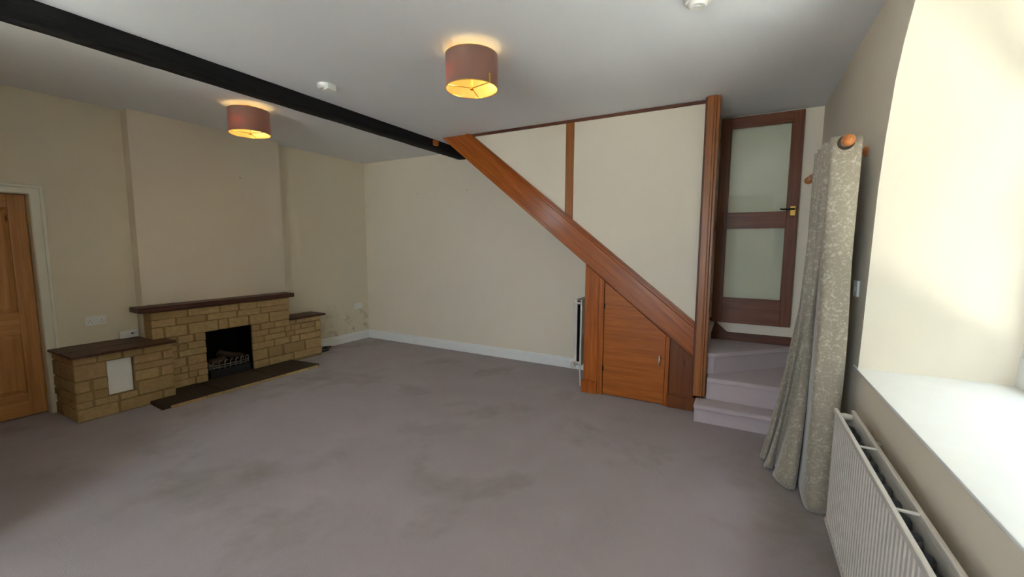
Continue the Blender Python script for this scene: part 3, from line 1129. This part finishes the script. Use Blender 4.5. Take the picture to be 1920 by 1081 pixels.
yl_, yr_ = 0.2415 * kk, -0.422 * kk
pl_, pr_ = 0.156 * kk, -0.337 * kk
zs = [zz(v) for v in (0.703, 0.945, 1.632, 1.770, 2.573, 2.668)]
quick('stile', 'door_wood', d2, gx0, gx1, pl_, yl_, zs[0], zs[5], bev=0.002)
quick('stile', 'door_wood', d2, gx0, gx1, yr_, pr_, zs[0], zs[5], bev=0.002)
for a, b in ((0, 1), (2, 3), (4, 5)):
    quick('rail', 'door_wood_h', d2, gx0 + 0.001, gx1, pr_, pl_, zs[a], zs[b], bev=0.002)
for a, b in ((1, 2), (3, 4)):
    quick('pane', 'glass', d2, 4.592, 4.597, pr_, pl_, zs[a], zs[b])
    bm = B()
    for y0, y1, z0, z1 in ((pl_ - .008, pl_, zs[a], zs[b]), (pr_, pr_ + .008, zs[a], zs[b]), (pr_, pl_, zs[a], zs[a] + .008), (pr_, pl_, zs[b] - .008, zs[b])):
        box(bm, 4.578, 4.592, y0, y1, z0, z1)
    obj('glazing_bead', bm, 'door_wood', d2)
hz = zz(1.782)
hy = -0.380 * kk
pt = quick('handle_plate', 'brass', d2, gx0 - 0.006, gx0 - 0.0002, hy - 0.02, hy + 0.02, hz - 0.045, hz + 0.04, bev=0.002, label='brass handle plate')
bm = B()
tube(bm, [(gx0 - 0.004, hy - 0.004, hz + .012), (gx0 - 0.042, hy - 0.004, hz + .012)], 0.008, 8)
tube(bm, [(gx0 - 0.042, hy - 0.012, hz + .012), (gx0 - 0.044, hy + 0.03, hz + .011), (gx0 - 0.046, hy + 0.08, hz + .009), (gx0 - 0.042, hy + 0.10, hz + .014)], [0.008, 0.008, 0.007, 0.005], 8)
obj('lever', bm, 'bronze', pt, smooth=True)
quick('latch', 'brass', d2, 4.582, 4.602, yr_ - 0.009, yr_ - 0.0002, hz - 0.005, hz + 0.016)
for z in (0.95, 1.65, 2.45):
    bm = B()
    lathe(bm, [(0.005, -0.04), (0.006, -0.038), (0.006, 0.038), (0.005, 0.04)], (gx0 + 0.03, yl_ + 0.006, z), n=8)
    box(bm, gx0 + 0.03, XB - 0.001, yl_ + 0.002, yl_ + 0.009, z - 0.035, z + 0.035)
    obj('hinge', bm, 'brass', d2)

# ------------------------------------------------------------------ radiators
ra = root('radiator', (1.66, -0.47, 0.095), 'long cream ribbed panel radiator below the window', 'radiator')
X0, X1 = 0.86, 2.463
Z0, Z1 = 0.10, 0.682
YA, YBk = -0.432, -0.502


def ribbed(name, y, thick, parent, sgn):
    bm = B()
    n = int((X1 - X0 - 0.03) / 0.0333)
    pitch = (X1 - X0 - 0.03) / n
    prof = [(X0, y)]
    for i in range(n):
        xs = X0 + 0.015 + i * pitch
        prof += [(xs, y), (xs + pitch * 0.18, y + sgn * 0.0028), (xs + pitch * 0.62, y + sgn * 0.0028), (xs + pitch * 0.8, y)]
    prof += [(X1, y)]
    prof = [p for i, p in enumerate(prof) if i == 0 or p[0] > prof[i - 1][0] + 1e-6]
    back = [(X1, y - sgn * thick), (X0, y - sgn * thick)]
    zs_ = (Z0 + 0.022, Z1 - 0.022)
    prism(bm, prof + back, 'z', zs_[0], zs_[1])
    box(bm, X0, X1, y + sgn * 0.0055, y - sgn * thick, Z0, Z0 + 0.024, bev=0.003)
    box(bm, X0, X1, y + sgn * 0.0055, y - sgn * thick, Z1 - 0.024, Z1, bev=0.004, seg=2)
    return obj(name, bm, 'rad', parent)


ribbed('front_panel', YA, 0.010, ra, 1)
ribbed('back_panel', YBk, 0.010, ra, -1)
# convector fins between the panels
bm = B()
pts = []
n = 64
for i in range(n + 1):
    xx = X0 + 0.07 + (X1 - X0 - 0.14) * i / n
    pts.append((xx, YA - 0.0115 if (i // 2) % 2 else YA - 0.034))
for a, b in zip(pts, pts[1:]):
    q = [bm.verts.new((p[0], p[1], z)) for p, z in ((a, 0.14), (b, 0.14), (b, 0.63), (a, 0.63))]
    bm.faces.new(q)
    q = [bm.verts.new((p[0], YA + YBk - p[1], z)) for p, z in ((a, 0.14), (b, 0.14), (b, 0.63), (a, 0.63))]
    bm.faces.new(q)
obj('fins_and_gap_shade', bm, 'rad_dark', ra, fix=False)
for xx in (2.028, 1.578, 1.128):
    quick('cross_bar', 'rad', ra, xx - 0.006, xx + 0.006, YBk - 0.0, YA - 0.004, Z1 - 0.008, Z1 - 0.002, bev=0.001)
for xx in (X1 - 0.03, X0 + 0.03):
    for z in (Z1 - 0.03, Z0 + 0.03):
        bm = B()
        tube(bm, [(xx, YA - 0.008, z), (xx, (YA + YBk) / 2, z), (xx, YBk + 0.008, z)], [0.015, 0.019, 0.015], 12)
        obj('header_pipe', bm, 'rad', ra, smooth=True)
for xx in (2.25, 1.1):
    quick('wall_bracket', 'rad', ra, xx - 0.02, xx + 0.02, YR + 0.001, YBk - 0.006, 0.2, 0.62)
bm = B()
tube(bm, [(X1 - 0.03, YBk + 0.03, Z0 + 0.03), (X1 + 0.03, YBk + 0.03, Z0 + 0.03), (X1 + 0.045, YBk + 0.03, Z0 + 0.015), (X1 + 0.045, YBk + 0.03, 0.0)], 0.0085, 8)
lathe(bm, [(0.014, 0), (0.016, 0.01), (0.016, 0.05), (0.012, 0.055)], (X1 + 0.045, YBk + 0.03, Z0 + 0.005), n=12)
obj('valve', bm, 'rad', ra, smooth=True)

rb = root('radiator', (4.3, 1.42, 0.18), 'tall slim white radiator seen edge on beside the cupboard', 'radiator')
for nm, y0, y1 in (('front_panel', 1.455, 1.492), ('back_panel', 1.405, 1.425)):
    bm = B()
    box(bm, 4.05, 4.56, y0, y1, 0.215, 0.905, bev=0.006, seg=2)
    obj(nm, bm, 'rad', rb)
quick('fins_and_gap_shade', 'soot_and_gap_shade', rb, 4.062, 4.55, 1.424, 1.456, 0.235, 0.87)  # solid black block paints the shade in the gap between the panels
quick('top_grille', 'rad_dark', rb, 4.056, 4.555, 1.408, 1.458, 0.893, 0.900)
for z in (0.87, 0.25):
    bm = B()
    tube(bm, [(4.047, 1.475, z), (4.043, 1.44, z), (4.047, 1.415, z)], 0.011, 10)
    obj('header_pipe', bm, 'rad', rb, smooth=True)
bm = B()
lathe(bm, [(0.006, 0.0), (0.018, 0.005), (0.021, 0.02), (0.021, 0.05), (0.016, 0.058)], (4.02, 1.485, 0.195), n=14)
tube(bm, [(4.06, 1.45, 0.225), (4.06, 1.42, 0.215), (4.06, 1.41, 0.0)], 0.008, 8)
tube(bm, [(4.02, 1.485, 0.215), (4.02, 1.45, 0.215)], 0.012, 10)
obj('valve', bm, 'rad', rb, smooth=True)
quick('wall_bracket', 'rad', rb, 4.2, 4.25, 1.334, 1.406, 0.5, 0.6)

# ------------------------------------------------------------------ curtain and pole
cp_ = root('curtain_pole', (3.3, -0.42, 1.95), 'short turned wooden curtain pole with ball finials', 'curtain pole')
PYc, PZ = -0.42, 1.967
bm = B()
tube(bm, [(2.66, PYc, PZ), (3.98, PYc, PZ)], 0.014, 14)
obj('pole', bm, 'pole', cp_, smooth=True)
for xc, s in ((2.66, -1), (3.98, 1)):
    bm = B()
    prof = [(0.014, 0), (0.019, s * 0.004), (0.019, s * 0.010), (0.012, s * 0.014), (0.012, s * 0.018)]
    for k in range(9):
        a = math.pi * (0.12 + 0.86 * k / 8)
        prof.append((0.029 * math.sin(a), s * (0.018 + 0.029 - 0.029 * math.cos(a))))
    lathe(bm, prof, (xc, PYc, PZ), 'x', 20)
    obj('finial', bm, 'pole', cp_, smooth=True)
for xc in (2.95, 3.86):
    bm = B()
    lathe(bm, [(0.028, 0), (0.028, 0.01), (0.016, 0.02), (0.013, 0.09), (0.02, 0.1)], (xc, YR + 0.001, PZ + 0.0), 'y', 16)
    lathe(bm, [(0.016, -0.012), (0.02, -0.008), (0.02, 0.008), (0.016, 0.012)], (xc, PYc, PZ), 'x', 16)
    obj('bracket', bm, 'pole', cp_, smooth=True)


def catmull(P, n):
    out = []
    m = len(P)
    for i in range(m - 1):
        p0, p1, p2, p3 = P[max(i - 1, 0)], P[i], P[i + 1], P[min(i + 2, m - 1)]
        for k in range(n):
            t = k / n
            out.append(tuple(0.5 * ((2 * p1[j]) + (-p0[j] + p2[j]) * t + (2 * p0[j] - 5 * p1[j] + 4 * p2[j] - p3[j]) * t * t + (-p0[j] + 3 * p1[j] - 3 * p2[j] + p3[j]) * t ** 3) for j in range(2)))
    out.append(tuple(P[-1]))
    return out


# plan of the folds at the top (tight, eyelet pleats) and at the hem (flared)
top = [(2.684, -0.488), (2.674, -0.45), (2.670, -0.41), (2.674, -0.372), (2.692, -0.364), (2.725, -0.372), (2.755, -0.392), (2.780, -0.425), (2.785, -0.39)]
xx = 2.79
for i in range(6):
    top += [(xx, -0.37), (xx + 0.012, -0.352 + 0.006 * (i % 2)), (xx + 0.028, -0.38), (xx + 0.043, -0.45), (xx + 0.050, -0.42)]
    xx += 0.058
hem = [(2.715, -0.500), (2.690, -0.470), (2.683, -0.430), (2.698, -0.392), (2.760, -0.378), (2.880, -0.376), (3.000, -0.374), (3.040, -0.366), (3.000, -0.358),
       (2.915, -0.352), (2.885, -0.318), (2.925, -0.268), (3.010, -0.248), (3.120, -0.262),
       (3.150, -0.256), (3.085, -0.238), (3.090, -0.207), (3.150, -0.200), (3.260, -0.235),
       (3.27, -0.225), (3.22, -0.205), (3.24, -0.18), (3.30, -0.20), (3.36, -0.30),
       (3.34, -0.29), (3.33, -0.25), (3.36, -0.23), (3.40, -0.27), (3.43, -0.36),
       (3.42, -0.34), (3.41, -0.30), (3.44, -0.28), (3.47, -0.32), (3.49, -0.40),
       (3.48, -0.38), (3.47, -0.34), (3.50, -0.32), (3.52, -0.36), (3.54, -0.42)]
top = top[:len(hem)]
T_, Hm = catmull(top, 5), catmull(hem, 5)
nz = 48
ZT, ZB = 2.0, 0.004
bm = B()
grid = []
for r in range(nz + 1):
    t = r / nz
    z = ZT + (ZB - ZT) * t
    e = t ** 1.7
    row = []
    for i, (a, b) in enumerate(zip(T_, Hm)):
        wv = 0.006 * math.sin(i * 0.35 + z * 5.0) * min(1, t * 3)
        row.append(bm.verts.new((a[0] + (b[0] - a[0]) * e + wv, a[1] + (b[1] - a[1]) * e + wv * 0.6, z + (0.012 * noise.noise(Vector((i * .15, 0, 2))) + 0.008 if r == nz else 0))))
    grid.append(row)
for a, b in zip(grid, grid[1:]):
    for k in range(len(a) - 1):
        bm.faces.new((a[k], b[k], b[k + 1], a[k + 1]))
ct = root('curtain', (3.0, -0.4, 0), 'beige leaf patterned eyelet curtain drawn into folds beside the window', 'curtain')
co = obj('cloth', bm, 'fabric', ct, smooth=True, fix=False)
md = co.modifiers.new('thickness', 'SOLIDIFY')
md.thickness = 0.003
for k in range(1):
    bm = B()
    lathe(bm, [(0.022, -0.004), (0.036, -0.003), (0.036, 0.003), (0.022, 0.004)], (2.669, PYc, PZ), 'x', 24, closed=True)
    obj('eyelet', bm, 'bronze', ct, smooth=True)

# light switch by the curtain
ls = root('light_switch', (2.893, YR, 1.19), 'white light switch on the wall between curtain and window recess', 'light switch')
quick('face_plate', 'plastic', ls, 2.85, 2.936, YR + 0.0005, YR + 0.012, 1.186, 1.272, bev=0.003, seg=2)
quick('rocker', 'plastic', ls, 2.885, 2.901, YR + 0.011, YR + 0.016, 1.216, 1.242, bev=0.002)

# ------------------------------------------------------------------ ceiling lights and alarms


def ceiling_light(x, y, label, rot, bulb):
    r = root('ceiling_light', (x, y, 2.435), label, 'ceiling light', 'drum ceiling lights')
    R_, zb_, zt_ = 0.165, 2.435, 2.632
    bm = B()
    lathe(bm, [(R_, zb_), (R_, zt_)], (x, y, 0), n=64, caps=False)
    sh = obj('shade', bm, 'shade', r, smooth=True, label='mauve brown velvet drum shade')
    bm = B()
    lathe(bm, [(R_ - 0.0025, zb_ + .001), (R_ - 0.0025, zt_ - .001)], (x, y, 0), n=64, caps=False)
    obj('lining', bm, 'lining', sh, smooth=True, label='gold inner lining')
    for zc in (zb_, zt_):
        bm = B()
        lathe(bm, [(R_ + .0005, zc - .002), (R_ + .0005, zc + .002), (R_ - 0.004, zc + .002), (R_ - 0.004, zc - .002)], (x, y, 0), n=64, closed=True)
        obj('rim_ring', bm, 'gold', sh, smooth=True)
    for k in range(3):
        a = rot + k * 2 * math.pi / 3
        bm = B()
        tube(bm, [(x + 0.012 * math.cos(a), y + 0.012 * math.sin(a), zb_ + 0.006), (x + 0.162 * math.cos(a), y + 0.162 * math.sin(a), zb_ + 0.006)], 0.0035, 8)
        obj('spoke', bm, 'gold', r, smooth=True)
    bm = B()
    lathe(bm, [(0.004, -0.008), (0.012, -0.004), (0.013, 0.008), (0.006, 0.012), (0.006, 0.19), (0.004, 0.2)], (x, y, zb_), n=16)
    obj('stem', bm, 'gold', r, smooth=True)
    bm = B()
    lathe(bm, [(0.004, H - 0.045), (0.026, H - 0.044), (0.030, H - 0.03), (0.030, H - 0.0005)], (x, y, 0), n=28)
    obj('ceiling_rose', bm, 'gold', r, smooth=True)
    # bulbs point sideways from the stem; the left one sits close to the fabric
    for k, ang in enumerate((bulb, bulb + math.pi)):
        dx, dy = math.cos(ang), math.sin(ang)
        bm = B()
        p = lambda q: (x + dx * q, y + dy * q, 2.545)
        tube(bm, [p(0.006), p(0.03), p(0.045)], [0.011, 0.011, 0.013], 12)
        obj('lamp_holder', bm, 'gold', r, smooth=True)
        bm = B()
        tube(bm, [p(0.045), p(0.06), p(0.085), p(0.115), p(0.135), p(0.145)], [0.011, 0.012, 0.018, 0.02, 0.014, 0.004], 14)
        obj('bulb', bm, 'bulb', r, smooth=True)
        l = bpy.data.lights.new('bulb_light', 'POINT')
        l.energy = LAMP_WATTS / 2
        l.color = (1, 0.82, 0.36)
        l.shadow_soft_size = 0.02
        lo_ = bpy.data.objects.new('bulb_light', l)
        COL.objects.link(lo_)
        lo_.parent = r
        lo_.location = (dx * 0.118, dy * 0.118, 2.545 - 2.435 - 0.028)
    return r


l1 = ceiling_light(2.30, 1.56, 'mauve brown drum ceiling light nearer the staircase', math.radians(138.75), math.radians(152))
l2 = ceiling_light(2.265, 3.935, 'mauve brown drum ceiling light beyond the black beam by the chimney breast', math.radians(165), math.radians(206))
bm = B()
a = math.radians(-105)
box(bm, -0.0075, 0.0075, -0.0008, 0.0008, 2.437, 2.488)  # gold strip stands in for a bright reflection on the drum
for v in bm.verts:
    px, py = v.co.x, v.co.y + 0.1662
    v.co.x, v.co.y = 2.30 + px * math.cos(a - HP) - py * math.sin(a - HP), 1.56 + px * math.sin(a - HP) + py * math.cos(a - HP)
obj('light_streak', bm, 'gold', l1, label='short gold strip standing in for a light streak on the shade')

sa = root('smoke_alarm', (2.262, 2.87, H - 0.05), 'white round smoke alarm with a boxy side near the black beam', 'smoke alarm')
bm = B()
lathe(bm, [(0.005, H - 0.036), (0.05, H - 0.036), (0.062, H - 0.026), (0.066, H - 0.012), (0.066, H - 0.0005)], (2.262, 2.885, 0), n=36)
obj('base', bm, 'plastic', sa, smooth=True)
quick('battery_box', 'plastic', sa, 2.225, 2.305, 2.822, 2.872, H - 0.046, H - 0.0005, bev=0.004)
bm = B()
lathe(bm, [(0.002, -0.004), (0.01, -0.003), (0.011, 0.0)], (2.25, 2.90, H - 0.036), n=14)
obj('test_button', bm, 'plastic', sa, smooth=True)

sb = root('smoke_alarm', (2.40, 0.262, H - 0.04), 'white round smoke alarm near the window wall at the picture top', 'smoke alarm')
bm = B()
lathe(bm, [(0.005, H - 0.038), (0.036, H - 0.038), (0.044, H - 0.03), (0.046, H - 0.022), (0.06, H - 0.018), (0.064, H - 0.0005)], (2.385, 0.262, 0), n=36)
obj('base', bm, 'plastic', sb, smooth=True)
bm = B()
lathe(bm, [(0.002, -0.005), (0.016, -0.004), (0.018, 0.001)], (2.385, 0.262, H - 0.038), n=20)
obj('test_button', bm, 'plastic', sb, smooth=True)

for o in bpy.data.objects:
    if '_org' in o:
        del o['_org']
